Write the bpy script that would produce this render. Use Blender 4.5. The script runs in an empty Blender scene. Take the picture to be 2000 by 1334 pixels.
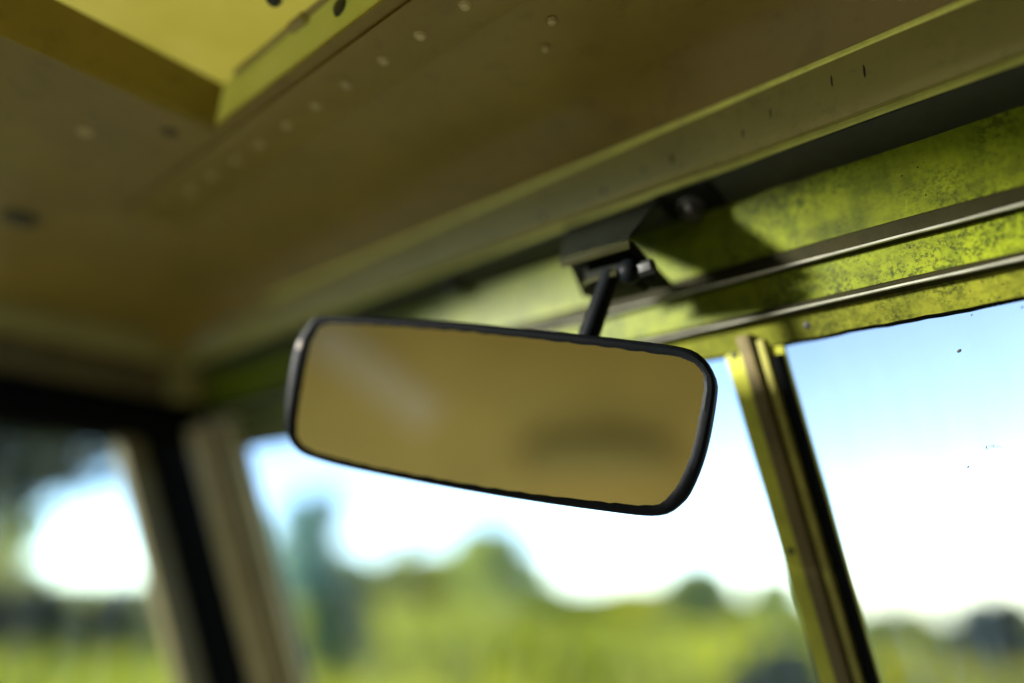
import bpy, bmesh, math, random
from mathutils import Vector, Matrix
R = math.radians
sc = bpy.context.scene
col = sc.collection
ZC = 1.75                      # height of the camera above the ground under the car

# ------------------------------------------------------------------ camera
cam_d = bpy.data.cameras.new('camera')
cam = bpy.data.objects.new('camera', cam_d); col.objects.link(cam); sc.camera = cam
cam.location = (0, 0, ZC)
cam.rotation_euler = (R(90 + 17.3), 0, R(41))
cam_d.sensor_width = 36; cam_d.lens = 25.65
cam_d.clip_start = 0.02; cam_d.clip_end = 3000
cam_d.dof.use_dof = True
cam_d.dof.focus_distance = 0.425
cam_d.dof.aperture_fstop = 0.80

# ------------------------------------------------------------------ world, sun, exposure
SUN_EL, SUN_DIR = R(9), (-0.69, -0.724)          # where the sun stands: behind and to the left
w = bpy.data.worlds.new('World'); sc.world = w; w.use_nodes = True
nt = w.node_tree; nt.nodes.clear()
sky = nt.nodes.new('ShaderNodeTexSky'); sky.sky_type = 'NISHITA'; sky.sun_disc = False
sky.sun_elevation = SUN_EL
sky.sun_rotation = math.atan2(SUN_DIR[0], SUN_DIR[1]) % (2 * math.pi)
sky.air_density = 0.9; sky.dust_density = 1.2; sky.ozone_density = 0.8; sky.altitude = 6000
bg = nt.nodes.new('ShaderNodeBackground'); bg.inputs[1].default_value = 0.14
wo = nt.nodes.new('ShaderNodeOutputWorld')
nt.links.new(sky.outputs[0], bg.inputs[0]); nt.links.new(bg.outputs[0], wo.inputs[0])
sl = bpy.data.lights.new('sun', 'SUN'); sl.energy = 3.2; sl.angle = R(6.0); sl.color = (1.0, 0.97, 0.88)
so = bpy.data.objects.new('sun', sl); col.objects.link(so)
trav = Vector((-SUN_DIR[0] * math.cos(SUN_EL), -SUN_DIR[1] * math.cos(SUN_EL), -math.sin(SUN_EL)))
so.rotation_euler = trav.to_track_quat('-Z', 'Y').to_euler(); so.location = (-5, -5, 6)
sc.view_settings.view_transform = 'Standard'; sc.view_settings.look = 'None'
sc.view_settings.gamma = 1; sc.view_settings.use_curve_mapping = False
sc.view_settings.exposure = 2.5
sc.render.engine = 'CYCLES'
sc.cycles.use_denoising = True
sc.cycles.max_bounces = 10; sc.cycles.diffuse_bounces = 6; sc.cycles.transparent_max_bounces = 12
sc.cycles.sample_clamp_indirect = 6

# ------------------------------------------------------------------ materials
def mat(name):
    m = bpy.data.materials.new(name); m.use_nodes = True
    n = m.node_tree; b = n.nodes['Principled BSDF']
    return m, n, b
def noise(n, scale, detail=4, rough=0.6, vec=None, stretch=None):
    tc = n.nodes.new('ShaderNodeTexCoord'); t = n.nodes.new('ShaderNodeTexNoise')
    t.inputs['Scale'].default_value = scale; t.inputs['Detail'].default_value = detail
    t.inputs['Roughness'].default_value = rough
    if stretch:
        mp = n.nodes.new('ShaderNodeMapping'); mp.inputs['Scale'].default_value = stretch
        n.links.new(tc.outputs['Object'], mp.inputs[0]); n.links.new(mp.outputs[0], t.inputs[0])
    else:
        n.links.new(tc.outputs['Object'], t.inputs[0])
    return t
def ramp(n, src, stops):
    r = n.nodes.new('ShaderNodeValToRGB'); e = r.color_ramp.elements
    while len(e) < len(stops): e.new(0.5)
    for k, (p, c) in enumerate(stops):
        e[k].position = p; e[k].color = (*c, 1) if len(c) == 3 else c
    n.links.new(src, r.inputs[0]); return r
def mixc(n, fac, a, b, mode='MIX'):
    m = n.nodes.new('ShaderNodeMix'); m.data_type = 'RGBA'; m.blend_type = mode
    if isinstance(fac, float): m.inputs[0].default_value = fac
    else: n.links.new(fac, m.inputs[0])
    for s, i in ((a, 6), (b, 7)):
        if isinstance(s, tuple): m.inputs[i].default_value = (*s, 1)
        else: n.links.new(s, m.inputs[i])
    return m.outputs[2]
def bump(n, b, src, st, dist=0.001):
    bp = n.nodes.new('ShaderNodeBump'); bp.inputs['Strength'].default_value = st
    bp.inputs['Distance'].default_value = dist
    n.links.new(src, bp.inputs['Height']); n.links.new(bp.outputs[0], b.inputs['Normal'])
def paint(name, c, var=0.25, rough=0.5, scale=18, spec=0.4, bst=0.25):
    m, n, b = mat(name)
    t = noise(n, scale, 5); t2 = noise(n, scale * 9, 3)
    d = tuple(x * (1 - var) for x in c); l = tuple(min(1, x * (1 + var * .6)) for x in c)
    r = ramp(n, t.outputs[0], [(0.3, d), (0.55, c), (0.75, l)])
    r2 = ramp(n, t2.outputs[0], [(0.33, (0.6,) * 3), (0.45, (1,) * 3)])
    n.links.new(mixc(n, 0.35, r.outputs[0], r2.outputs[0], 'MULTIPLY'), b.inputs['Base Color'])
    b.inputs['Roughness'].default_value = rough; b.inputs['Specular IOR Level'].default_value = spec
    bump(n, b, t2.outputs[0], bst, 0.0006)
    return m
def lime_paint(name, c, dark, speck=0.5):
    """thin old lime paint over galvanised sheet: blotches of grime, runs, bare zinc spangle, black pits"""
    m, n, b = mat(name)
    big = noise(n, 11, 5, 0.65, stretch=(1, 1, 1.8)); mid = noise(n, 48, 5, 0.7); fine = noise(n, 300, 5, 0.8)
    run = noise(n, 95, 4, 0.65, stretch=(1.0, 1.0, .16)); msk = noise(n, 17, 4, 0.6)
    tc = n.nodes.new('ShaderNodeTexCoord')
    base = ramp(n, big.outputs[0], [(0.34, tuple(x * .42 for x in c)), (0.47, tuple(x * .8 for x in c)), (0.6, c), (0.75, tuple(min(1, x * 1.12) for x in c))])
    st = ramp(n, run.outputs[0], [(0.36, (0.50, .55, .42)), (0.55, (1, 1, 1))])
    k = mixc(n, 0.45, base.outputs[0], st.outputs[0], 'MULTIPLY')
    mr = ramp(n, mid.outputs[0], [(0.38, (0.55, .60, .5)), (0.52, (1, 1, 1)), (.68, (1.0, 1.0, .8))])
    k = mixc(n, 0.6, k, mr.outputs[0], 'MULTIPLY')
    # spangle only where the paint has gone thin
    fr = ramp(n, fine.outputs[0], [(0.42, (0.22, .25, .16)), (0.54, (1, 1, 1))])
    mk = ramp(n, msk.outputs[0], [(0.43, (0.12,) * 3), (0.60, (speck,) * 3)])
    k = mixc(n, mk.outputs[0], k, fr.outputs[0], 'MULTIPLY')
    for sc_, lo, hi, ssc, sl_ in ((330, .13, .24, 40, .56), (120, .05, .085, 23, .52)):
        v = n.nodes.new('ShaderNodeTexVoronoi'); v.inputs['Scale'].default_value = sc_
        n.links.new(tc.outputs['Object'], v.inputs[0])
        pit = ramp(n, v.outputs['Distance'], [(lo, (1, 1, 1)), (hi, (0, 0, 0))])
        sel = noise(n, ssc, 3); sr = ramp(n, sel.outputs[0], [(sl_, (0, 0, 0)), (sl_ + .05, (1, 1, 1))])
        k = mixc(n, mixc(n, 1.0, pit.outputs[0], sr.outputs[0], 'MULTIPLY'), k, dark)
    n.links.new(k, b.inputs['Base Color'])
    b.inputs['Roughness'].default_value = 0.5; b.inputs['Specular IOR Level'].default_value = 0.12
    bump(n, b, mid.outputs[0], 0.4, 0.0006)
    return m
def plain(name, c, rough=0.5, metal=0.0, spec=0.5, bst=0.0, bscale=300):
    m, n, b = mat(name)
    t = noise(n, 60, 4)
    r = ramp(n, t.outputs[0], [(0.3, tuple(x * .75 for x in c)), (0.7, tuple(min(1, x * 1.15) for x in c))])
    n.links.new(r.outputs[0], b.inputs['Base Color'])
    b.inputs['Roughness'].default_value = rough; b.inputs['Metallic'].default_value = metal
    b.inputs['Specular IOR Level'].default_value = spec
    if bst:
        t2 = noise(n, bscale, 3); bump(n, b, t2.outputs[0], bst, 0.0006)
    return m
def thin_glass(name, tint, dust=0.0, dust_col=(.7, .75, .75), streak=False):
    m, n, b = mat(name); n.nodes.remove(b)
    out = n.nodes['Material Output']
    tr = n.nodes.new('ShaderNodeBsdfTransparent'); tr.inputs[0].default_value = (*tint, 1)
    gl = n.nodes.new('ShaderNodeBsdfGlossy'); gl.inputs['Roughness'].default_value = 0.02
    fr = n.nodes.new('ShaderNodeFresnel'); ge = n.nodes.new('ShaderNodeNewGeometry'); ir = n.nodes.new('ShaderNodeMapRange')
    ir.inputs[3].default_value = 1.4; ir.inputs[4].default_value = 1 / 1.4       # the sheet is thin: same index seen from either face
    n.links.new(ge.outputs['Backfacing'], ir.inputs[0]); n.links.new(ir.outputs[0], fr.inputs[0])
    mx = n.nodes.new('ShaderNodeMixShader')
    n.links.new(fr.outputs[0], mx.inputs[0]); n.links.new(tr.outputs[0], mx.inputs[1]); n.links.new(gl.outputs[0], mx.inputs[2])
    last = mx.outputs[0]
    if dust > 0:
        df = n.nodes.new('ShaderNodeBsdfTranslucent'); df.inputs[0].default_value = (*dust_col, 1)
        t = noise(n, 26, 5, 0.7, stretch=(2.2, 1, .12)); t2 = noise(n, 500, 2)
        r = ramp(n, t.outputs[0], [(0.38, (0, 0, 0)), (0.75, (dust,) * 3)])
        r2 = ramp(n, t2.outputs[0], [(0.70, (0, 0, 0)), (0.76, (dust * 1.6,) * 3)])
        a = n.nodes.new('ShaderNodeMath'); a.operation = 'ADD'
        n.links.new(r.outputs[0], a.inputs[0]); n.links.new(r2.outputs[0], a.inputs[1])
        m2 = n.nodes.new('ShaderNodeMixShader')
        n.links.new(a.outputs[0], m2.inputs[0]); n.links.new(last, m2.inputs[1]); n.links.new(df.outputs[0], m2.inputs[2])
        last = m2.outputs[0]
    n.links.new(last, out.inputs[0]); return m
def foliage(name, c, var=0.4, nsc=0.9):
    m, n, b = mat(name)
    t = noise(n, nsc, 3); r = ramp(n, t.outputs[0], [(0.3, tuple(x * (1 - var) for x in c)), (0.7, tuple(x * (1 + var) for x in c))])
    tl = n.nodes.new('ShaderNodeBsdfTranslucent'); mx = n.nodes.new('ShaderNodeMixShader'); mx.inputs[0].default_value = 0.42
    n.links.new(r.outputs[0], b.inputs['Base Color']); n.links.new(r.outputs[0], tl.inputs[0])
    b.inputs['Roughness'].default_value = 0.7; b.inputs['Specular IOR Level'].default_value = 0.05
    out = n.nodes['Material Output']
    n.links.new(b.outputs[0], mx.inputs[1]); n.links.new(tl.outputs[0], mx.inputs[2]); n.links.new(mx.outputs[0], out.inputs[0])
    return m
M = {}
M['ceiling'] = paint('ceiling_paint', (.190, .138, .024), .22, .38, 6, .4, .06)
M['lip'] = paint('lip_highlight', (.40, .41, .09), .2, .45, 60, .4, .2)  # bright line of the flange edge, its highlight painted in
M['band'] = paint('band_paint', (.225, .200, .055), .16, .5, 14, .4, .2)
M['bead'] = paint('bead_highlight', (.72, .74, .15), .2, .4, 60, .5, .2)  # highlight on the roof fold, put into a lighter colour
M['lime'] = lime_paint('lime_paint', (.145, .176, .004), (.006, .007, .003), 1.0)
M['lime2'] = lime_paint('lime_flange_paint', (.130, .138, .010), (.009, .010, .005), .85)
M['post'] = paint('post_paint', (.36, .37, .037), .25, .55, 40, .2, .35)
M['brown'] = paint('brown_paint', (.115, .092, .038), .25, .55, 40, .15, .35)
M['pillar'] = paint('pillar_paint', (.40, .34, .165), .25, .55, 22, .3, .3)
M['mould'] = paint('moulding_paint', (.014, .013, .004), .25, .6, 40, .05, .35)
M['ridge'] = paint('ridge_paint', (.24, .23, .055), .3, .55, 40, .15, .35)
M['seal'] = plain('dark_olive', (.022, .025, .013), .55, 0, .35, .25)
M['rubber'] = plain('black_rubber', (.0035, .0042, .004), .75, 0, .02, .3)
M['bare'] = plain('bare_metal', (.46, .46, .38), .4, .3, .5, .3)
M['rivet'] = plain('rivet_metal', (.36, .30, .12), .4, .1, .6)
M['black'] = plain('black_plastic', (.003, .004, .005), .5, 0, .06, .3, 500)
M['chip'] = plain('worn_grey_plastic', (.20, .165, .13), .6)
M['bracket'] = plain('bracket_paint', (.005, .006, .0035), .7, 0, .05, .3)
M['olive_edge'] = plain('olive_edge_paint', (.014, .014, .003), .6, 0, .04)
M['steel'] = plain('dull_steel', (.045, .042, .035), .5, .3, .3)
M['screw'] = plain('dark_screw', (.02, .022, .02), .5, .2)
M['wind_l'] = thin_glass('windscreen_glass', (.97, .99, .99), .015)
M['wind_r'] = thin_glass('dusty_windscreen_glass', (.86, .84, .80), .07, (.62, .70, .74))
M['door_g'] = thin_glass('door_glass', (.88, .92, .90), .015)
M['canvas'] = paint('canvas', (.76, .55, .18), .12, .8, 5, .2, .2)
M['light_streak'] = paint('streak_pale', (.88, .70, .46), .1, .8, 30, .2, .2)
M['smudge'] = plain('smudge_shade', (.60, .45, .15), .8)
M['dirt'] = plain('dirt_speck', (.02, .02, .018), .8)
M['smear'] = plain('dried_smear', (.10, .11, .11), .8)
m, n, b = mat('mirror_silver')
b.inputs['Base Color'].default_value = (.86, .82, .66, 1); b.inputs['Metallic'].default_value = 1; b.inputs['Roughness'].default_value = .03
M['silver'] = m
m, n, b = mat('translucent_fibreglass')
tl = n.nodes.new('ShaderNodeBsdfTranslucent'); df = n.nodes.new('ShaderNodeBsdfDiffuse'); mx = n.nodes.new('ShaderNodeMixShader')
t = noise(n, 9, 3); r = ramp(n, t.outputs[0], [(0.3, (.62, .54, .15)), (0.7, (.74, .64, .24))])
n.links.new(r.outputs[0], tl.inputs[0]); n.links.new(r.outputs[0], df.inputs[0]); mx.inputs[0].default_value = .30
n.links.new(tl.outputs[0], mx.inputs[1]); n.links.new(df.outputs[0], mx.inputs[2]); n.links.new(mx.outputs[0], n.nodes['Material Output'].inputs[0])
M['fibre'] = m
# grass ground
m, n, b = mat('meadow')
t = noise(n, .12, 5); t2 = noise(n, 1.7, 4)
r = ramp(n, t.outputs[0], [(.3, (.18, .21, .012)), (.5, (.28, .30, .018)), (.7, (.38, .37, .03))])
r2 = ramp(n, t2.outputs[0], [(.3, (.6, .65, .6)), (.7, (1, 1, 1))])
n.links.new(mixc(n, .7, r.outputs[0], r2.outputs[0], 'MULTIPLY'), b.inputs['Base Color'])
b.inputs['Roughness'].default_value = .85; b.inputs['Specular IOR Level'].default_value = .1
bump(n, b, t2.outputs[0], 1.0, .3)
M['meadow'] = m
M['grass'] = foliage('meadow_grass', (.33, .34, .022), .45, .12)
M['f_yellow'] = foliage('foliage_yellow', (.56, .53, .03), .2); M['f_green'] = foliage('foliage_green', (.35, .41, .09), .25)
M['f_haze'] = foliage('foliage_haze', (.22, .36, .29), .25); M['f_dark'] = foliage('foliage_dark', (.020, .045, .032))  # the pale blue-green has distance haze put into the leaf colour
M['pale_bounce'] = paint('bounce_earth', (.46, .37, .23), .2, .9, 1.5, .1, .5)
M['f_mid'] = foliage('foliage_mid', (.075, .125, .060))
M['bark'] = plain('bark', (.09, .07, .05), .9)

# ------------------------------------------------------------------ helpers (cab coordinates: camera at the origin)
def root(name, loc, label, cat, group=None):
    o = bpy.data.objects.new(name, None); col.objects.link(o); o.location = loc
    o.empty_display_size = .05
    o['label'] = label; o['category'] = cat
    if group: o['group'] = group
    o['_base'] = 0; del o['_base']
    return o
def wpos(o):
    v = Vector((0, 0, 0))
    while o is not None: v += Vector(o.location); o = o.parent
    return v
def link(name, me, mats, parent, smooth=True):
    for mm in (mats if isinstance(mats, (list, tuple)) else [mats]): me.materials.append(M[mm])
    if smooth:
        for p in me.polygons: p.use_smooth = True
        me.set_sharp_from_angle(angle=R(32))
    o = bpy.data.objects.new(name, me); col.objects.link(o)
    o.parent = parent
    return o
def from_bm(name, bm, mats, parent, cab=True, bevel=0, seg=2):
    bmesh.ops.recalc_face_normals(bm, faces=bm.faces)
    if bevel:
        es = [e for e in bm.edges if len(e.link_faces) == 2 and e.calc_face_angle(0) > R(28)]
        bmesh.ops.bevel(bm, geom=es, offset=bevel, segments=seg, affect='EDGES', profile=.6, clamp_overlap=True)
    off = Vector((0, 0, ZC)) if cab else Vector((0, 0, 0))
    if parent: off = off - wpos(parent)
    bmesh.ops.translate(bm, verts=bm.verts, vec=off)
    me = bpy.data.meshes.new(name); bm.to_mesh(me); bm.free()
    return link(name, me, mats, parent)
def extrude_x(name, prof, x0, x1, mats, parent, nx=1, bevel=0, jitter=None, matfn=None):
    """closed (y, z) profile swept along x"""
    bm = bmesh.new(); rings = []
    for i in range(nx + 1):
        x = x0 + (x1 - x0) * i / nx
        ring = []
        for j, (y, z) in enumerate(prof):
            dy, dz = jitter(x, j) if jitter else (0, 0)
            ring.append(bm.verts.new((x, y + dy, z + dz)))
        rings.append(ring)
    k = len(prof)
    for i in range(nx):
        for j in range(k):
            f = bm.faces.new((rings[i][j], rings[i][(j + 1) % k], rings[i + 1][(j + 1) % k], rings[i + 1][j]))
            if matfn: f.material_index = matfn(j)
    bm.faces.new(rings[0]); bm.faces.new(rings[-1])
    return from_bm(name, bm, mats, parent, bevel=bevel)
RAKE = R(22.5)
def scr(s, d, Y0=.466, Z0=.150):
    """windscreen plane: s metres down the slope from the header, d metres out of it towards the cab -> (y, z)"""
    return (Y0 + s * math.sin(RAKE) - d * math.cos(RAKE), Z0 - s * math.cos(RAKE) - d * math.sin(RAKE))
def slope_prism(name, prof, s0, s1, mats, parent, bevel=0, ns=1, lean=0.0, matfn=None, jitter=None):
    """closed (x, d) profile swept down the raked screen plane from s0 to s1"""
    bm = bmesh.new(); rings = []
    for i in range(ns + 1):
        s = s0 + (s1 - s0) * i / ns; ring = []
        for j, (x, d) in enumerate(prof):
            jx = jitter(s, j) if jitter else 0
            y, z = scr(s, d); ring.append(bm.verts.new((x + lean * s + jx, y, z)))
        rings.append(ring)
    k = len(prof)
    for i in range(ns):
        for j in range(k):
            f = bm.faces.new((rings[i][j], rings[i][(j + 1) % k], rings[i + 1][(j + 1) % k], rings[i + 1][j]))
            if matfn: f.material_index = matfn(j)
    bm.faces.new(rings[0]); bm.faces.new(rings[-1])
    return from_bm(name, bm, mats, parent, bevel=bevel)
def box(bm, x0, x1, y0, y1, z0, z1):
    v = [bm.verts.new((x, y, z)) for x in (x0, x1) for y in (y0, y1) for z in (z0, z1)]
    for q in ((0, 1, 3, 2), (4, 6, 7, 5), (0, 4, 5, 1), (2, 3, 7, 6), (0, 2, 6, 4), (1, 5, 7, 3)):
        bm.faces.new([v[i] for i in q])
def boxo(name, d, mats, parent, bevel=0):
    bm = bmesh.new(); box(bm, *d); return from_bm(name, bm, mats, parent, bevel=bevel)
def tube(bm, pts, rad, seg=16, cap=True):
    """pts: list of Vector; rad: list of radii"""
    rings = []
    for i, p in enumerate(pts):
        a = pts[max(0, i - 1)]; c = pts[min(len(pts) - 1, i + 1)]
        t = (c - a).normalized(); u = t.orthogonal().normalized()
        if i and rings:
            u = (pu - t * pu.dot(t)).normalized()
        pu = u; v = t.cross(u)
        rings.append([bm.verts.new(p + (u * math.cos(q) + v * math.sin(q)) * rad[i]) for q in [2 * math.pi * k / seg for k in range(seg)]])
    for i in range(len(rings) - 1):
        for k in range(seg):
            bm.faces.new((rings[i][k], rings[i][(k + 1) % seg], rings[i + 1][(k + 1) % seg], rings[i + 1][k]))
    if cap:
        bm.faces.new(rings[0]); bm.faces.new(rings[-1])
def dome(bm, c, nrm, rad, h, seg=12):
    """rivet or screw head standing on a surface with normal nrm"""
    nrm = nrm.normalized(); u = nrm.orthogonal().normalized(); v = nrm.cross(u)
    prev = None
    for a in (0, .5, .85):
        rr = rad * math.cos(a * math.pi / 2); hh = h * math.sin(a * math.pi / 2)
        ring = [bm.verts.new(c + nrm * hh + (u * math.cos(q) + v * math.sin(q)) * rr) for q in [2 * math.pi * k / seg for k in range(seg)]]
        if prev:
            for k in range(seg): bm.faces.new((prev[k], prev[(k + 1) % seg], ring[(k + 1) % seg], ring[k]))
        else: bm.faces.new(ring)
        prev = ring
    bm.faces.new(prev)
def domeo(name, c, nrm, rad, h, m_, parent, seg=12):
    bm = bmesh.new(); dome(bm, Vector(c), Vector(nrm), rad, h, seg); return from_bm(name, bm, m_, parent)
rnd = random.Random(7)
def wob(x, a=37.0, b=91.0, c=213.0):
    return (math.sin(x * a + 1.3) + .6 * math.sin(x * b + .4) + .45 * math.sin(x * c + 2.1)) / 2.05

# ------------------------------------------------------------------ ground
def gz(x, y):
    # the field falls away ahead and rises gently to the left
    hill = .040 * max(0.0, -x) * min(1.0, max(0.0, y) / max(1.0, -x)) if x < 0 else 0.0
    return -0.0667 * max(0.0, y) + hill + .12 * math.sin(x * .11) * math.sin(y * .13 + 1) * min(1, max(0, (abs(x) + abs(y) - 6) / 20))
bm = bmesh.new()
gs = [-1500, -700, -350, -200] + [-140 + 7 * k for k in range(41)] + [200, 350, 700, 1500]
gv = [[bm.verts.new((x, y, gz(x, y))) for y in gs] for x in gs]
for i in range(len(gs) - 1):
    for j in range(len(gs) - 1):
        bm.faces.new((gv[i][j], gv[i + 1][j], gv[i + 1][j + 1], gv[i][j + 1]))
g = from_bm('ground', bm, 'meadow', None, cab=False); g['kind'] = 'structure'

bm = bmesh.new(); tv = []  # pale unseen ground, added to bounce light up to the ceiling
for i in range(9):
    tv.append([bm.verts.new((-6.5 + 11 * i / 8 + .25 * math.sin(y * .6 + i), y, gz(-6.5 + 11 * i / 8, y) + .012)) for y in [-30 + 1.5 * q for q in range(25)]])
for i in range(8):
    for q in range(24): bm.faces.new((tv[i][q], tv[i + 1][q], tv[i + 1][q + 1], tv[i][q + 1]))
tr_ = from_bm('bounce_ground', bm, 'pale_bounce', None, cab=False); tr_['kind'] = 'structure'

# ------------------------------------------------------------------ roof of the car
roof = root('car_roof', (-.15, -.35, ZC + .312), 'olive painted sheet metal car roof overhead with a row of rivets', 'car roof')
XL, XR, YB, YF = -.93, .60, -1.15, .40
HX0, HX1, HY0, HY1 = -.48, -.04, -.20, .210          # hatch opening
AX1, AY0, AY1 = -.56, -.62, .05                      # added roof opening behind the view, lets sun onto the header
def cz(x, y):
    z = .312
    if x < -.66: z -= .030 * ((-.66 - x) / .27) ** 1.8
    if x > .40: z -= .03 * ((x - .40) / .2) ** 1.8
    if y > .345: z -= .0215 * ((y - .345) / .055) ** 2.2
    return z
def lin(a, b, k): return [a + (b - a) * i / k for i in range(k)]
xs = lin(XL, -.66, 10) + lin(-.66, AX1, 6) + lin(AX1, HX0, 5) + lin(HX0, HX1, 22) + lin(HX1, .40, 6) + lin(.40, XR, 5) + [XR]
ys = lin(YB, AY0, 4) + lin(AY0, HY0, 4) + lin(HY0, AY1, 3) + lin(AY1, HY1, 8) + lin(HY1, .345, 9) + lin(.345, YF, 8) + [YF]
bm = bmesh.new()
grid = {}
for t_ in (0, 1):
    for i, x in enumerate(xs):
        for j, y in enumerate(ys): grid[t_, i, j] = bm.verts.new((x, y, cz(x, y) + .0022 * t_))
def hole(i, j):
    x = (xs[i] + xs[i + 1]) / 2; y = (ys[j] + ys[j + 1]) / 2
    return (HX0 < x < HX1 and HY0 < y < HY1) or (x < AX1 and AY0 < y < AY1)
NI, NJ = len(xs) - 1, len(ys) - 1
ok = {(i, j): not hole(i, j) for i in range(NI) for j in range(NJ)}
for (i, j), k in ok.items():
    if not k: continue
    for t_ in (0, 1): bm.faces.new((grid[t_, i, j], grid[t_, i + 1, j], grid[t_, i + 1, j + 1], grid[t_, i, j + 1]))
    for (di, dj, a, c) in ((-1, 0, (i, j), (i, j + 1)), (1, 0, (i + 1, j), (i + 1, j + 1)), (0, -1, (i, j), (i + 1, j)), (0, 1, (i, j + 1), (i + 1, j + 1))):
        if not ok.get((i + di, j + dj), False):
            bm.faces.new((grid[(0,) + a], grid[(0,) + c], grid[(1,) + c], grid[(1,) + a]))
bmesh.ops.delete(bm, geom=[v for v in bm.verts if not v.link_faces], context='VERTS')
for v in bm.verts:
    if -.86 < v.co.x < .5 and -1.0 < v.co.y < .33: v.co.z += .0009 * math.sin(v.co.x * 21 + 1) * math.sin(v.co.y * 27 + .6)
from_bm('ceiling_panel', bm, 'ceiling', roof)
# folded front face of the roof
def rough_edge(x, j): return (0, .00035 * wob(x, 60, 170, 410))
band = extrude_x('front_band', [(.4005, .2900), (.4025, .2750), (.4045, .2600), (.4058, .2565), (.4085, .2543), (.4125, .2543), (.4125, .2565), (.4085, .2590), (.4060, .2900)], XL, XR, 'band', roof, 60, jitter=rough_edge)
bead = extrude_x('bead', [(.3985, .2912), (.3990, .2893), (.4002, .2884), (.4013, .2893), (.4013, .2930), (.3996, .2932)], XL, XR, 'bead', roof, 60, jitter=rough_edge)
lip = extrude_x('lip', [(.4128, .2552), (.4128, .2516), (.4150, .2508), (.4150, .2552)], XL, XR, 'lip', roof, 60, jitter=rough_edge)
# dark stains dried on the band
for (x, z, hgt, wd) in ((-.2055, .2675, .0085, .0022), (-.262, .264, .006, .0026), (-.319, .262, .007, .003), (-.155, .266, .007, .0009), (-.136, .272, .008, .0008), (-.098, .277, .009, .001), (-.08, .275, .010, .0012), (-.228, .268, .005, .0016)):
    yb = .4005 + (.29 - z) * .12
    bm = bmesh.new()
    dome(bm, Vector((0, 0, 0)), Vector((0, -1, .13)), 1, 1, 10)
    for v in bm.verts: v.co = Vector((x + v.co.x * wd * .5 + v.co.z * .0002, yb + v.co.y * .0005, z + v.co.z * hgt * .5))
    from_bm('stain', bm, 'dirt', roof)
# riveted strip and rivets
bm = bmesh.new()
box(bm, -.66, .38, .219, .262, .3098, .3114)
from_bm('rivet_strip', bm, 'ceiling', roof, bevel=.0006)
for k in range(18):
    domeo('rivet', (-.574 + k * .0365 + rnd.uniform(-.002, .002), .2415, .3098), (0, 0, -1), .0042, .0026, 'rivet', roof)
for (x, y, rr) in ((-.551, .148, .006), (-.217, .286, .0035), (-.62, .286, .0035), (-.235, .302, .003)):
    domeo('rivet', (x, y, cz(x, y) - .0001), (0, 0, -1), rr, .003, 'rivet', roof)
domeo('plug', (-.742, .162, cz(-.742, .162)), (0, 0, -1), .016, .004, 'seal', roof)
# folded side of the roof above the door, and the part behind the added sun opening
def side_prof(z0, z1): return [(XL + .010, z1), (XL + .002, z0), (XL - .012, z0 - .004), (XL - .030, z0), (XL - .030, z1 + .004), (XL + .008, z1 + .0022)]
def extrude_y(name, prof, y0, y1, mats, parent, ny=1, bevel=0):
    bm = bmesh.new(); rings = []
    for i in range(ny + 1):
        y = y0 + (y1 - y0) * i / ny
        rings.append([bm.verts.new((x, y, z)) for x, z in prof])
    k = len(prof)
    for i in range(ny):
        for j in range(k): bm.faces.new((rings[i][j], rings[i][(j + 1) % k], rings[i + 1][(j + 1) % k], rings[i + 1][j]))
    bm.faces.new(rings[0]); bm.faces.new(rings[-1])
    return from_bm(name, bm, mats, parent, bevel=bevel)
extrude_y('side_band', side_prof(.252, .2825), .185, .405, 'band', roof)
extrude_y('side_band', side_prof(.252, .2825), YB, AY0, 'band', roof)

boxo('corner_block', (-.990, -.918, .396, .470, .205, .2885), 'band', roof, bevel=.008)

# ------------------------------------------------------------------ translucent roof vent
vent = root('roof_vent', (-.255, .0, ZC + .312), 'bright yellow-green translucent roof vent set into the ceiling', 'roof vent')
bm = bmesh.new()
def prism_quad(bm, a, b_, c, d, th):
    n_ = (b_ - a).cross(d - a).normalized() * th
    lo = [bm.verts.new(p) for p in (a, b_, c, d)]; hi = [bm.verts.new(p + n_) for p in (a, b_, c, d)]
    bm.faces.new(lo); bm.faces.new(hi[::-1])
    for k in range(4): bm.faces.new((lo[k], lo[(k + 1) % 4], hi[(k + 1) % 4], hi[k]))
LZ0, LZ1, LYF, LYM = .320, .353, .214, .04
prism_quad(bm, Vector((HX0 - .012, HY0 - .01, LZ0)), Vector((HX1 + .012, HY0 - .01, LZ0)), Vector((HX1 + .012, LYM, LZ1)), Vector((HX0 - .012, LYM, LZ1)), .002)
prism_quad(bm, Vector((HX0 - .012, LYM, LZ1)), Vector((HX1 + .012, LYM, LZ1)), Vector((HX1 + .012, LYF, LZ1)), Vector((HX0 - .012, LYF, LZ1)), .002)
bmesh.ops.remove_doubles(bm, verts=bm.verts, dist=.0004)
from_bm('lid', bm, 'fibre', vent)
bm = bmesh.new()
prism_quad(bm, Vector((HX0, HY1 + .001, .3165)), Vector((HX1, HY1 + .001, .3165)), Vector((HX1, LYF - .001, LZ1 - .0005)), Vector((HX0, LYF - .001, LZ1 - .0005)), -.002)
from_bm('front_skirt', bm, 'fibre', vent)
for x, sgn in ((HX0 + .0005, -1), (HX1 - .0005, 1)):
    bm = bmesh.new(); pr = [(HY0, .3100), (HY1 + .001, .3100), (LYF, LZ1 - .0003), (LYM, LZ1 - .0003), (HY0, LZ0 - .001)]
    a = [bm.verts.new((x, y, z)) for y, z in pr]; c = [bm.verts.new((x - .003 * sgn, y, z)) for y, z in pr]
    bm.faces.new(a); bm.faces.new(c[::-1])
    for k in range(5): bm.faces.new((a[k], a[(k + 1) % 5], c[(k + 1) % 5], c[k]))
    from_bm('side_wall', bm, 'ceiling', vent)
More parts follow.
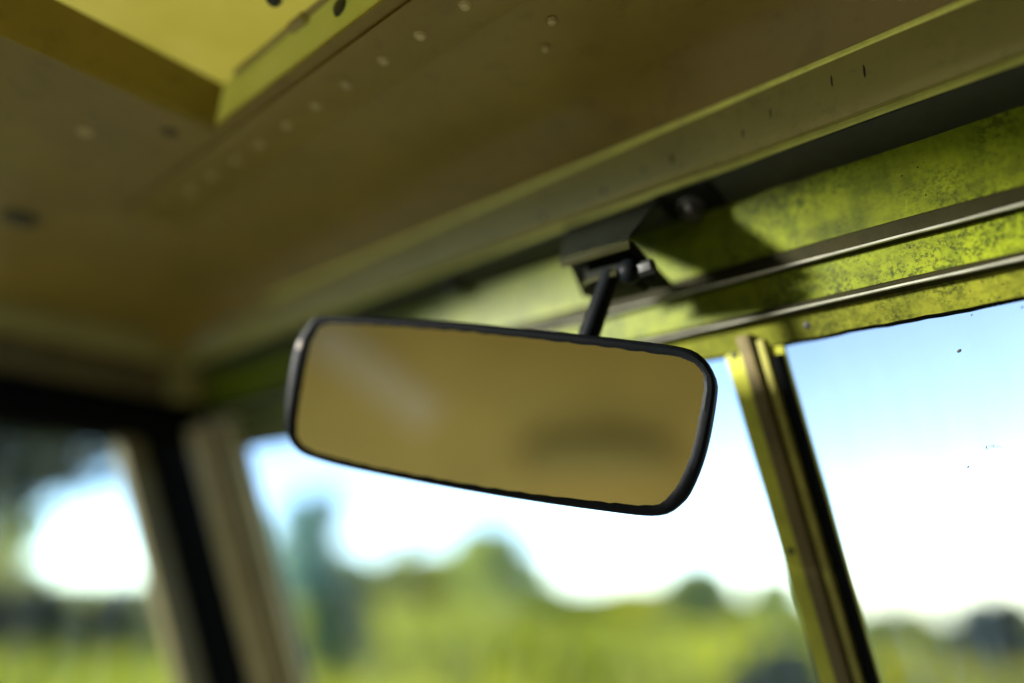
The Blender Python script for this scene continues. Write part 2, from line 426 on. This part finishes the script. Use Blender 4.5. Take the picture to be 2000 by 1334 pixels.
# seam rod along the front corner, its knuckle and screws
bm = bmesh.new(); tube(bm, [Vector((HX0 + .03, .2085, .3475)), Vector((-.32, .2085, .3475)), Vector((HX1 - .02, .2085, .3475))], [.0022] * 3, 10)
rod = from_bm('rod', bm, 'pillar', vent)
for x in (-.375, -.19):
    bm = bmesh.new(); tube(bm, [Vector((x, .2070, .3440)), Vector((x + .016, .2070, .3440))], [.0038, .0038], 12); from_bm('knuckle', bm, 'pillar', rod)
domeo('screw', (-.325, .2105, .334), (0, -1, 0), .0065, .003, 'steel', vent)
domeo('screw', (-.370, .190, .3528), (0, 0, -1), .0055, .004, 'screw', vent)
domeo('screw', (-.20, .190, .3528), (0, 0, -1), .0055, .004, 'screw', vent)
domeo('screw', (-.505, .19, .3119), (0, 0, -1), .007, .003, 'brown', vent)

# ------------------------------------------------------------------ windscreen frame
wf = root('windscreen_frame', (-.175, .55, ZC - .33), 'lime green painted metal windscreen frame with centre post and split glass', 'windscreen frame')
WX0, WX1 = -.985, .605
def jl(amp, js): return lambda x, j: (0, amp * wob(x, 41, 117, 333)) if j in js else (0, 0)
extrude_x('shaded_strip', [(.4160, .2500), (.4385, .2418), (.4560, .2430), (.4560, .2520), (.4160, .2530)], WX0, WX1, 'seal', wf, 40)  # recess shade above the rail, put into the strip's dark colour
upper = extrude_x('header_rail', [(.4405, .2412), (.4445, .1965), (.4610, .1965), (.4610, .2412)], WX0, WX1, 'lime', wf, 40, jitter=jl(.0003, (0, 1)))
# first moulding: dark olive face with a lower edge worn to bare metal
def moulding(y, z1, z0, name):
    o = extrude_x(name, [(y + .0010, z1), (y, z1 - .0012), (y, z0 + .0012), (y + .0008, z0 + .0003), (y + .0022, z0), (y + .012, z0), (y + .012, z1)], WX0, WX1, ['mould', 'bare'], wf, 60,
                  jitter=lambda x, j: (0, .00022 * wob(x, 53, 141, 377)) if j in (2, 3, 4) else (0, 0), matfn=lambda j: 1 if j in (2, 3) else 0)
    return o
moulding(.4375, .1945, .1832, 'moulding')
extrude_x('header_rail', [(.4455, .1836), (.4490, .1605), (.4610, .1605), (.4610, .1836)], WX0, WX1, 'lime', wf, 40, jitter=jl(.0003, (1,)))
moulding(.4440, .1608, .1560, 'moulding')
extrude_x('top_flange', [(.4545, .1570), (.4615, .1412), (.4680, .1405), (.4680, .1570)], WX0, WX1, ['lime2', 'rubber'], wf, 220,
          jitter=lambda x, j: (0, .00065 * wob(x, 47, 151, 463) + .0004 * wob(x, 700, 950, 1300)) if j in (1, 2) else (0, 0), matfn=lambda j: 1 if j == 1 else 0)
for x in (-.443, -.66, .06, .20):
    bm = bmesh.new(); tube(bm, [Vector((x, .430, .2475)), Vector((x, .428, .2385)), Vector((x, .4275, .2365))], [.0075, .0075, .005], 14); from_bm('bolt', bm, 'screw', wf)
domeo('screw', (-.148, .4585, .1488), (0, -1, -.4), .0030, .0008, 'screw', wf)
# glass panes
def pane(x0, x1, m_):
    bm = bmesh.new(); a = []
    for s, x in ((.0, x0), (.0, x1), (.48, x1), (.48, x0)):
        y, z = scr(s, -.003); a.append(Vector((x, y, z)))
    prism_quad(bm, *a, .004); return from_bm('glass_pane', bm, m_, wf)
pane(-.87, -.186, 'wind_l'); right_pane = pane(-.178, .49, 'wind_r')
right_pane['label'] = 'dusty windscreen pane with specks of dirt'
# centre post: flange, rib, ridge, black seal
PX = -.1875
post = slope_prism('centre_post', [(PX - .0205, .006), (PX - .0205, .0015), (PX + .0205, .0015), (PX + .0205, .006)], .004, .50, 'post', wf, bevel=.0008, lean=.03, ns=24, jitter=lambda s, j: .0003 * wob(s, 60, 140, 400))
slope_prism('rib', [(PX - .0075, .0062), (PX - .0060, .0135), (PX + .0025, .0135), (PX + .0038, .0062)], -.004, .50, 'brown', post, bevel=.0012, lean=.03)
slope_prism('ridge', [(PX + .0042, .0062), (PX + .0052, .0105), (PX + .0100, .0105), (PX + .0112, .0062)], .001, .50, ['ridge', 'bare'], post, bevel=.0012, lean=.03, ns=24, jitter=lambda s, j: .0003 * wob(s, 60, 140, 400))
slope_prism('rubber_seal', [(PX + .0116, .0060), (PX + .0124, .0110), (PX + .0180, .0110), (PX + .0198, .0060)], .013, .50, 'rubber', post, bevel=.0015, lean=.03)
for s in (.0085, .1475, .30):
    y, z = scr(s, .0062); domeo('screw', (PX - .0135 + .03 * s, y, z), (0, -math.cos(RAKE), -math.sin(RAKE)), .0026, .0012, 'screw', post)
# side pillars
def pillar(x, sg):
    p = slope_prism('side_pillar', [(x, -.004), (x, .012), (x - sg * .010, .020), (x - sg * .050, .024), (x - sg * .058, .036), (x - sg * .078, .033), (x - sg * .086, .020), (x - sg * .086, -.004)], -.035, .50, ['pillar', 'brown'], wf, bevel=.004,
                    matfn=lambda j: 1 if j in (0, 1, 2, 5, 6) else 0)  # lit ridge paler, other faces browner: shading put into the colours
    slope_prism('door_seal', [(x - sg * .0865, -.004), (x - sg * .0865, .024), (x - sg * .150, .030), (x - sg * .150, -.004)], -.03, .50, 'rubber', p, bevel=.004)
    for s in (.02, .21):
        y, z = scr(s, .0225); domeo('screw', (x - sg * .035, y, z), (0, -math.cos(RAKE), -math.sin(RAKE)), .007, .003, 'screw', p)
    y, z = scr(-.045, .05); domeo('hinge_cap', (x - sg * .105, y, z), (sg * .5, -1, -.2), .017, .016, 'pillar', p, 16)
pillar(-.842, 1); pillar(.470, -1)
y, z = scr(.49, 0)
slope_prism('bottom_rail', [(-.965, -.006), (-.965, .02), (.615, .02), (.615, -.006)], .44, .52, 'post', wf, bevel=.003)

# specks on the right pane
for (x, s, rr, hh) in ((-.0705, .0312, .0013, .0010), (-.081, .100, .0006, .0006), (-.060, .012, .0005, .0005), (-.036, .013, .0006, .0006), (-.128, .055, .0004, .0004), (-.10, .14, .0004, .0004)):
    y, z = scr(s, .0008); bm = bmesh.new(); dome(bm, Vector((0, 0, 0)), Vector((0, -math.cos(RAKE), -math.sin(RAKE))), 1, .4, 9)
    for v in bm.verts: v.co = Vector((x + v.co.x * rr, y + v.co.y * hh * .8, z + v.co.z * hh + v.co.x * .0004))
    from_bm('dirt_speck', bm, 'dirt', right_pane)
for k in range(9):
    x = -.0695 + .0009 * k + rnd.uniform(-.0004, .0004); s = .0895 + rnd.uniform(-.0012, .0010)
    y, z = scr(s, .0008); bm = bmesh.new(); dome(bm, Vector((0, 0, 0)), Vector((0, -math.cos(RAKE), -math.sin(RAKE))), 1, .3, 7)
    rr = rnd.uniform(.0003, .0007)
    for v in bm.verts: v.co = Vector((x + v.co.x * rr * .5, y + v.co.y * rr * .4, z + v.co.z * rr * 1.3 + v.co.x * .0006))
    from_bm('dirt_smear', bm, 'smear', right_pane)

# ------------------------------------------------------------------ left door (upper part)
door = root('side_door', (-.94, .25, ZC - .75), 'blurred car door at the far left with black weather seal above its window', 'car door')
extrude_y('top_rail', [(-.934, .250), (-.926, .206), (-.985, .203), (-.985, .250)], .185, .475, 'brown', door, bevel=.003)
extrude_y('weather_seal', [(-.928, .2055), (-.915, .190), (-.915, .158), (-.928, .150), (-.985, .150), (-.985, .2055)], .185, .475, 'rubber', door, bevel=.004)
def door_edge(s, yw):       # front frame of the door window, raked like the screen
    return (.356 + s * .41 + yw, .155 - s)
bm = bmesh.new()
pr = []
for s in (0, .56):
    y0, z0 = door_edge(s, -.012); y1, z1 = door_edge(s, .018)
    pr.append([bm.verts.new(p) for p in ((-.925, y0, z0), (-.925, y1, z1), (-.952, y1, z1), (-.952, y0, z0))])
for k in range(4): bm.faces.new((pr[0][k], pr[0][(k + 1) % 4], pr[1][(k + 1) % 4], pr[1][k]))
bm.faces.new(pr[0]); bm.faces.new(pr[1]); from_bm('window_frame', bm, 'brown', door, bevel=.003)
bm = bmesh.new(); pr = []
for s in (0, .56):
    y0, z0 = door_edge(s, .020); y1, z1 = door_edge(s, .052)
    pr.append([bm.verts.new(p) for p in ((-.930, y0, z0), (-.930, y1, z1), (-1.010, y1, z1), (-1.010, y0, z0))])
for k in range(4): bm.faces.new((pr[0][k], pr[0][(k + 1) % 4], pr[1][(k + 1) % 4], pr[1][k]))
bm.faces.new(pr[0]); bm.faces.new(pr[1]); from_bm('door_edge_seal', bm, 'rubber', door, bevel=.003)
boxo('rear_frame', (-.952, -.926, .06, .10, -.404, .148), 'brown', door, bevel=.003)
bm = bmesh.new()
prism_quad(bm, Vector((-.940, .10, .152)), Vector((-.940, .365, .152)), Vector((-.940, .575, -.40)), Vector((-.940, .10, -.40)), .004)
from_bm('glass_pane', bm, 'door_g', door)
bm = bmesh.new()
prism_quad(bm, Vector((-.925, .06, -.405)), Vector((-.925, .60, -.405)), Vector((-.925, .64, -.74)), Vector((-.925, .06, -.74)), -.035)
from_bm('door_panel', bm, 'pillar', door, bevel=.004)

# ------------------------------------------------------------------ rear of the cab, seen only in the mirror
rear = root('cab_back', (-.15, YB + .01, ZC - .75), 'olive brown rear cab panel seen blurred in the mirror', 'rear panel')
bm = bmesh.new(); nx, nz = 24, 14; gv = []
for i in range(nx + 1):
    c_ = []
    for j in range(nz + 1):
        x = XL + .005 + (XR - XL - .01) * i / nx; z = -.72 + 1.025 * j / nz
        c_.append(bm.verts.new((x, YB + .012 + .012 * math.sin(x * 9) * math.sin(z * 7), z)))
    gv.append(c_)
for i in range(nx):
    for j in range(nz): bm.faces.new((gv[i][j], gv[i + 1][j], gv[i + 1][j + 1], gv[i][j + 1]))
sh = from_bm('canvas_sheet', bm, 'canvas', rear)
md = sh.modifiers.new('thickness', 'SOLIDIFY'); md.thickness = .003
bm = bmesh.new()
prism_quad(bm, Vector((-.765, YB + .045, .150)), Vector((-.490, YB + .045, -.112)), Vector((-.415, YB + .045, -.040)), Vector((-.690, YB + .045, .222)), .004)
from_bm('light_streak', bm, 'light_streak', rear, bevel=.001)  # the mirror's streak of light, put in as a pale diagonal strip
bm = bmesh.new()
tube(bm, [Vector((-.235, YB + .085, -.205)), Vector((-.21, YB + .085, -.208)), Vector((-.03, YB + .085, -.225)), Vector((.13, YB + .085, -.245)), Vector((.16, YB + .085, -.248))], [.02, .060, .078, .055, .02], 18)
from_bm('dark_smudge', bm, 'smudge', rear)  # made-up shape for the shadow patch in the mirror

# right cab side, added out of view to keep light off the ceiling
rside = root('right_light_block', (.61, .1, ZC - .75), 'unseen olive cab side added to block light from the right', 'car door')
extrude_y('top_rail', [(.602, .2835), (.602, .130), (.640, .130), (.640, .2835)], YB + .03, .46, 'brown', rside, bevel=.003)
extrude_y('door_panel', [(.602, -.74), (.602, .128), (.640, .128), (.640, -.74)], YB + .03, .46, 'pillar', rside, bevel=.003)
shade_panel = root('mirror_shade_panel', (-.94, -.55, ZC - .75), 'unseen olive body side added to shade the mirror', 'shade panel')
extrude_y('side_sheet', [(-.925, -.74), (-.925, .215), (-.935, .222), (-.955, .222), (-.955, -.74)], YB + .03, .055, 'pillar', shade_panel)  # out of view, added to keep the sun off the mirror

# ------------------------------------------------------------------ mirror bracket
br = root('mirror_bracket', (-.215, .43, ZC + .249), 'dark folded metal bracket bolted under the windscreen header', 'bracket')
def strip(name, qa, qb, th, mats, parent, bevel=.0008):
    bm = bmesh.new(); prism_quad(bm, Vector(qa[0]), Vector(qa[1]), Vector(qb[1]), Vector(qb[0]), th)
    return from_bm(name, bm, mats, parent, bevel=bevel)
# upper leg falls from the header to the nose; lower leg runs back to the rail
strip('upper_leg', ((-.305, .4155, .2500), (-.2215, .4185, .2500)), ((-.2695, .3600, .1972), (-.2157, .3600, .1952)), -.0022, 'bracket', br)
strip('nose', ((-.2700, .3597, .1968), (-.2155, .3597, .1948)), ((-.2690, .3620, .1915), (-.2165, .3620, .1895)), -.0022, 'olive_edge', br)
low = strip('lower_leg', ((-.2660, .3640, .1945), (-.2160, .3615, .1925)), ((-.2845, .4050, .1865), (-.2275, .4365, .1885)), .0022, 'bracket', br)
def rplate(name, x0, x1, y0, y1, z0, z1, slope, m_, rad):
    # plate with rounded front left corner, tilted along x
    bm = bmesh.new(); o = [(x1, y0), (x1, y1), (x0, y1)]
    for k in range(7):
        a = math.pi / 2 * k / 6; o.append((x0 + rad - rad * math.cos(a), y0 + rad - rad * math.sin(a)))
    lo = [bm.verts.new((x, y, z0 + slope * (x - x0))) for x, y in o]; hi = [bm.verts.new((x, y, z1 + slope * (x - x0))) for x, y in o]
    bm.faces.new(lo); bm.faces.new(hi)
    for k in range(len(o)): bm.faces.new((lo[k], lo[(k + 1) % len(o)], hi[(k + 1) % len(o)], hi[k]))
    return from_bm(name, bm, m_, br, bevel=.0006)
rplate('channel_core', -.2640, -.2240, .3720, .4020, .1818, .1940, -.03, 'bracket', .010)
rplate('channel_plate', -.2665, -.2300, .3650, .4040, .1772, .1812, -.02, 'olive_edge', .020)
strip('bolt_flange', ((-.2270, .4110, .2480), (-.1850, .4110, .2452)), ((-.2270, .4380, .2400), (-.1850, .4380, .2385)), .0024, 'bracket', br)
bm = bmesh.new(); tube(bm, [Vector((-.2055, .4265, .2415)), Vector((-.2055, .4262, .2402)), Vector((-.2055, .426, .2395))], [.0095, .0095, .0090], 20); from_bm('washer', bm, 'steel', br)
bm = bmesh.new(); tube(bm, [Vector((-.2055, .426, .2396)), Vector((-.2055, .4258, .2318)), Vector((-.2055, .4257, .2306))], [.0076, .0076, .0066], 6); from_bm('bolt', bm, 'steel', br, bevel=.0004)

# ------------------------------------------------------------------ rear view mirror
mir = root('rear_view_mirror', (-.3128, .3262, ZC + .098), 'rectangular rear view mirror with rounded corners and black rim', 'mirror')
MC = Vector((-.3128, .3262, .098)); MX = Vector((.9049, .3846, -.1822)).normalized(); MN = -Vector((-.356, .9187, .1712)).normalized()
MX = (MX - MN * MX.dot(MN)).normalized(); MY = MN.cross(MX)
def mp(x, y, d): return MC + MX * x + MY * y + MN * d
OUT = [(-0.1244, 0.0489), (-0.0728, 0.0512), (-0.0249, 0.0522), (0.0161, 0.0517), (0.0643, 0.0508), (0.0937, 0.0499), (0.124, 0.0480), (0.1355, 0.0428), (0.1423, 0.0335), (0.1445, 0.0240), (0.1424, -0.006), (0.1374, -0.028), (0.131, -0.0410), (0.1181, -0.0495), (0.0841, -0.0518), (0.0302, -0.0531), (-0.0256, -0.0530), (-0.0875, -0.0514), (-0.1189, -0.0486), (-0.1305, -0.0443), (-0.1378, -0.0361), (-0.142, -0.0241), (-0.1435, 0.0051), (-0.1425, 0.0236), (-0.1397, 0.0325), (-0.1338, 0.042)]
INN = [(-0.1188, 0.0434), (-0.0719, 0.0455), (-0.0241, 0.0463), (0.0179, 0.0457), (0.0649, 0.0448), (0.0945, 0.0436), (0.1226, 0.0420), (0.1328, 0.0374), (0.1368, 0.0297), (0.1361, 0.0089), (0.1339, -0.01), (0.1305, -0.0231), (0.1245, -0.0362), (0.1154, -0.0437), (0.0936, -0.0460), (0.0624, -0.0476), (0.0296, -0.0487), (-0.0118, -0.0489), (-0.058, -0.0482), (-0.0984, -0.0461), (-0.1180, -0.0437), (-0.1282, -0.0390), (-0.1323, -0.0312), (-0.1327, -0.012), (-0.1320, 0.0098), (-0.1308, 0.0246), (-0.1278, 0.0350)]
def catmull(P, k):
    n_ = len(P); o = []
    for i in range(n_):
        p0, p1, p2, p3 = P[i - 1], P[i], P[(i + 1) % n_], P[(i + 2) % n_]
        for q in range(k):
            t = q / k
            o.append(tuple(.5 * (2 * p1[c] + (p2[c] - p0[c]) * t + (2 * p0[c] - 5 * p1[c] + 4 * p2[c] - p3[c]) * t * t + (3 * p1[c] - p0[c] - 3 * p2[c] + p3[c]) * t ** 3) for c in (0, 1)))
    return o
def polar(P, N_):
    """resample an outline by arc length, starting at the top left"""
    L = [0]
    for i in range(len(P)): L.append(L[-1] + math.dist(P[i], P[(i + 1) % len(P)]))
    o = []; i = 0
    for k in range(N_):
        s = L[-1] * k / N_
        while L[i + 1] < s: i += 1
        t = (s - L[i]) / (L[i + 1] - L[i]); a, b_ = P[i], P[(i + 1) % len(P)]
        o.append((a[0] + (b_[0] - a[0]) * t, a[1] + (b_[1] - a[1]) * t))
    return o
NO = 160
out_ = polar(catmull(OUT, 8), NO); inn_ = polar(catmull(INN, 8), NO)
def ring_pts(P, sc_=1.0, d=0.0): return [(x * sc_, y * (1 - (1 - sc_) * 1.9), d) for x, y in P]
def loft(name, rings, m_, parent, cap0=True, cap1=True):
    bm = bmesh.new(); rv = [[bm.verts.new(mp(*p)) for p in r_] for r_ in rings]
    for a, c in zip(rv, rv[1:]):
        for k in range(len(a)): bm.faces.new((a[k], a[(k + 1) % len(a)], c[(k + 1) % len(a)], c[k]))
    if cap0: bm.faces.new(rv[0])
    if cap1: bm.faces.new(rv[-1])
    return from_bm(name, bm, m_, parent)
def lerp(P, Q, t, d): return [(a[0] + (c[0] - a[0]) * t, a[1] + (c[1] - a[1]) * t, d) for a, c in zip(P, Q)]
# rim: bead with a rough inner edge lapped over the glass
rin = [(x + .00022 * math.sin(k * 2.9) + .00018 * rnd.uniform(-1, 1), y + .00022 * math.sin(k * 1.7 + 1) + .00022 * rnd.uniform(-1, 1)) for k, (x, y) in enumerate(inn_)]
loft('rim', [[(x, y, -.001) for x, y in rin], [(x, y, .0010) for x, y in rin], lerp(rin, out_, .25, .0024), lerp(rin, out_, .6, .0026), lerp(rin, out_, .88, .0014), lerp(rin, out_, 1.0, -.0010), lerp(rin, out_, 1.0, -.006), lerp(rin, out_, .85, -.0075)], 'black', mir, False, False)
loft('housing', [ring_pts(out_, .99, -.0065), ring_pts(out_, .985, -.010), ring_pts(out_, .965, -.0155), ring_pts(out_, .92, -.021), ring_pts(out_, .84, -.025)], 'black', mir, False, True)
loft('mirror_glass', [[(x * 1.006, y * 1.01, -.0020) for x, y in inn_], [(x * 1.006, y * 1.01, -.0001) for x, y in inn_]], 'silver', mir)
# grey worn chip on the rim
bm = bmesh.new(); dome(bm, Vector((0, 0, 0)), Vector((0, 0, 1)), 1, 1, 10)
for v in bm.verts: v.co = mp(-.1365 + v.co.x * .0026 + v.co.y * .0005, .0268 + v.co.y * .0045, .0022 + v.co.z * .0006)
from_bm('worn_chip', bm, 'chip', mir)
# arm with ball joint
A0 = Vector((-.2385, .3700, .1790)); A1 = mp(.0560, .030, -.022)
bm = bmesh.new(); tube(bm, [A0 + (A0 - A1).normalized() * .004, A0, A0.lerp(A1, .5), A1], [.0054, .0062, .0068, .0076], 20)
arm = from_bm('arm', bm, 'black', mir)
bm = bmesh.new(); bmesh.ops.create_uvsphere(bm, u_segments=20, v_segments=12, radius=.0082); bmesh.ops.translate(bm, verts=bm.verts, vec=Vector((-.2255, .3735, .1806)))
from_bm('ball_joint', bm, 'black', arm)
bm = bmesh.new(); tube(bm, [Vector((-.2195, .3745, .1800)), Vector((-.2100, .3755, .1806)), Vector((-.2088, .3756, .1807))], [.0050, .0050, .0040], 6); from_bm('nut', bm, 'screw', arm, bevel=.0004)

# ------------------------------------------------------------------ outside: trees, hedges, meadow
def leaf_cloud(verts, faces, centre, rx, rz, n_, size, rg, mi=None):
    for _ in range(n_):
        while True:
            p = Vector((rg.uniform(-1, 1), rg.uniform(-1, 1), rg.uniform(-1, 1)))
            if .25 < p.length < 1: break
        p = p.normalized() * p.length ** .6
        c = Vector((centre[0] + p.x * rx, centre[1] + p.y * rx, centre[2] + p.z * rz))
        u = Vector((rg.gauss(0, 1), rg.gauss(0, 1), rg.gauss(0, 1))).normalized(); v = u.orthogonal().normalized()
        s = size * rg.uniform(.6, 1.3); k = len(verts)
        verts += [c - u * s - v * s * .5, c + u * s - v * s * .5, c + u * s * .8 + v * s * .5, c - u * s * .8 + v * s * .5]
        faces.append((k, k + 1, k + 2, k + 3))
def plant(name, x, y, top, hw, m_, label, cat, group, clumps=14, per=140, size=.17, trunk=True, seed=0, squash=1.0, low=.18):
    rg = random.Random(seed + int(abs(x) * 31 + y * 7)); z0 = gz(x, y)
    o = root(name, (x, y, z0), label, cat, group); H = top - z0
    V_, F_ = [], []
    cent = []
    for k in range(clumps):
        t = rg.uniform(low, .88) if k else .86
        wr = hw * (1 - abs(t - .5) * .9) * rg.uniform(.15, .75)
        a = rg.uniform(0, 2 * math.pi)
        c = Vector((math.cos(a) * wr, math.sin(a) * wr * squash, H * t)); cent.append(c)
        cr = hw * rg.uniform(.30, .5)
        leaf_cloud(V_, F_, c, cr, min(cr, H * .22), per, size, rg)
    me = bpy.data.meshes.new('crown'); me.from_pydata([tuple(v) for v in V_], [], F_)
    link('crown', me, m_, o, smooth=False)
    bm = bmesh.new(); tr = max(.05, H * .022)
    tube(bm, [Vector((0, 0, -.1)), Vector((.05, 0, H * .3)), Vector((-.03, .04, H * .6)), Vector((0, 0, H * .82))], [tr * 1.3, tr, tr * .7, tr * .25], 8)
    for c in cent[1:7]:
        b0 = Vector((0, 0, min(c.z * .7, H * .6))); tube(bm, [b0, b0.lerp(c, .6) + Vector((0, 0, .05)), c], [tr * .45, tr * .3, tr * .1], 6)
    me = bpy.data.meshes.new('trunk'); bm.to_mesh(me); bm.free(); link('trunk', me, 'bark', o)
    return o
G1, G2, G3 = 'trees along the far edge of the field', 'bushes in the field', 'trees seen through the door window'
plant('field_tree', -37.4, 25.2, 6.0, 2.9, 'f_haze', 'tall blue-green tree just right of the windscreen pillar', 'tree', G1, 24, 160, .22)
plant('field_tree', -37.7, 32.8, 4.5, 1.1, 'f_green', 'slim pale tree between the tall blue-green tree and the round tree', 'tree', G1, 10, 120, .2)
plant('field_tree', -26.9, 29.6, 3.85, 3.0, 'f_green', 'broad round green tree under the middle of the mirror', 'tree', G1, 22, 170, .2)
plant('field_tree', -20.7, 39.9, 2.0, 2.4, 'f_green', 'small tree left of the centre post', 'tree', G1, 16, 150, .2)
plant('field_tree', -16.1, 38.8, 1.4, 1.9, 'f_green', 'small tree close against the centre post', 'tree', G1, 12, 150, .2)
plant('field_tree', -15.3, 58.0, -.7, 2.6, 'f_green', 'distant green tree right of the centre post', 'tree', G1, 14, 150, .25)
plant('field_tree', -12.4, 58.7, -1.6, 2.4, 'f_green', 'lowest distant tree in the dusty right pane', 'tree', G1, 14, 150, .25)
plant('field_tree', -4.7, 29.6, .95, 1.6, 'f_dark', 'dark tree at the right end of the right pane', 'tree', G1, 16, 170, .16)
plant('field_tree', -8.0, 62, -.9, 2.6, 'f_green', 'distant tree behind the dark tree in the right pane', 'tree', G1, 14, 150, .25)
plant('field_bush', -11.3, 8.3, 1.40, .85, 'f_mid', 'dark bush just right of the windscreen pillar foot', 'bush', G2, 12, 140, .07, low=.2)
plant('field_bush', -4.6, 11.1, .66, .85, 'f_dark', 'dark bush at the bottom edge beside the centre post', 'bush', G2, 14, 150, .07, low=.2)
NTH = ['leftmost, right of the pillar', 'second from the pillar', 'third from the pillar', 'fourth from the pillar', 'fifth from the pillar', 'fourth from the centre post', 'third from the centre post', 'second from the centre post', 'nearest the centre post']
for k, (az, hh) in enumerate(((57, 3.4), (52.5, 3.8), (48, 3.9), (43.5, 3.2), (39.5, 2.3), (35.5, 1.9), (31.5, 2.6), (27, 3.2), (23, 2.6))):
    bx, by = -math.sin(R(az)) * 56, math.cos(R(az)) * 56
    plant('field_bush', bx, by, gz(bx, by) + hh, 4.3, ('f_yellow', 'f_green')[k % 3 == 1], 'tall bush in the row across the field, ' + NTH[k], 'bush', G2, 26, 150, .24, low=.10)
for k, az in enumerate((17.5, 14, 10.5, 7)):
    plant('field_bush', -math.sin(R(az)) * 36, math.cos(R(az)) * 36, -.75 - .1 * (k % 2), 1.7, 'f_green', 'green bush low in the dusty right pane, ' + ['beside the centre post', 'second from the centre post', 'third from the centre post', 'under the dark tree'][k], 'bush', G2, 14, 140, .17, low=.12)
plant('garden_tree', -15.6, 3.7, 7.3, 2.5, 'f_dark', 'large dark tree filling the top corner of the door window', 'tree', G3, 30, 170, .15, low=.44)
plant('garden_tree', -28.9, 7.5, 4.1, 2.1, 'f_yellow', 'bright green tree below the dark tree in the door window', 'tree', G3, 14, 150, .17)
for k, (x, y) in enumerate(((-19.4, 4.6), (-19.0, 6.0), (-18.6, 7.4), (-18.2, 8.6))):
    plant('hedge_shrub', x, y, 1.45 - .04 * k, 1.15, 'f_dark', ['dark hedge shrub at the left picture edge', 'dark hedge shrub second from the left edge', 'dark hedge shrub third from the left edge', 'dark hedge shrub nearest the door frame'][k], 'shrub', 'hedge shrubs seen through the door window', 12, 170, .12, low=.15)
# upright meadow grass (nobody could count it)
rg = random.Random(3); V_, F_ = [], []
for _ in range(32000):
    az = R(rg.uniform(-8, 98)); d = 5 + 85 * rg.random() ** 1.4
    x, y = -math.sin(az) * d, math.cos(az) * d; z = gz(x, y)
    h = rg.uniform(.18, .5) * (1 + d / 60); wd = h * rg.uniform(.10, .25); a = rg.uniform(0, math.pi)
    u = Vector((math.cos(a) * wd, math.sin(a) * wd, 0)); l = Vector((rg.uniform(-.15, .15), rg.uniform(-.15, .15), h)); k = len(V_); p = Vector((x, y, z - .02))
    V_ += [p - u, p + u, p + l + u * .3, p + l - u * .3]; F_.append((k, k + 1, k + 2, k + 3))
me = bpy.data.meshes.new('meadow_grass'); me.from_pydata([tuple(v) for v in V_], [], F_)
go = link('meadow_grass', me, 'grass', None, smooth=False); go['kind'] = 'stuff'
go['label'] = 'bright yellow-green meadow grass outside the windscreen'; go['category'] = 'grass'
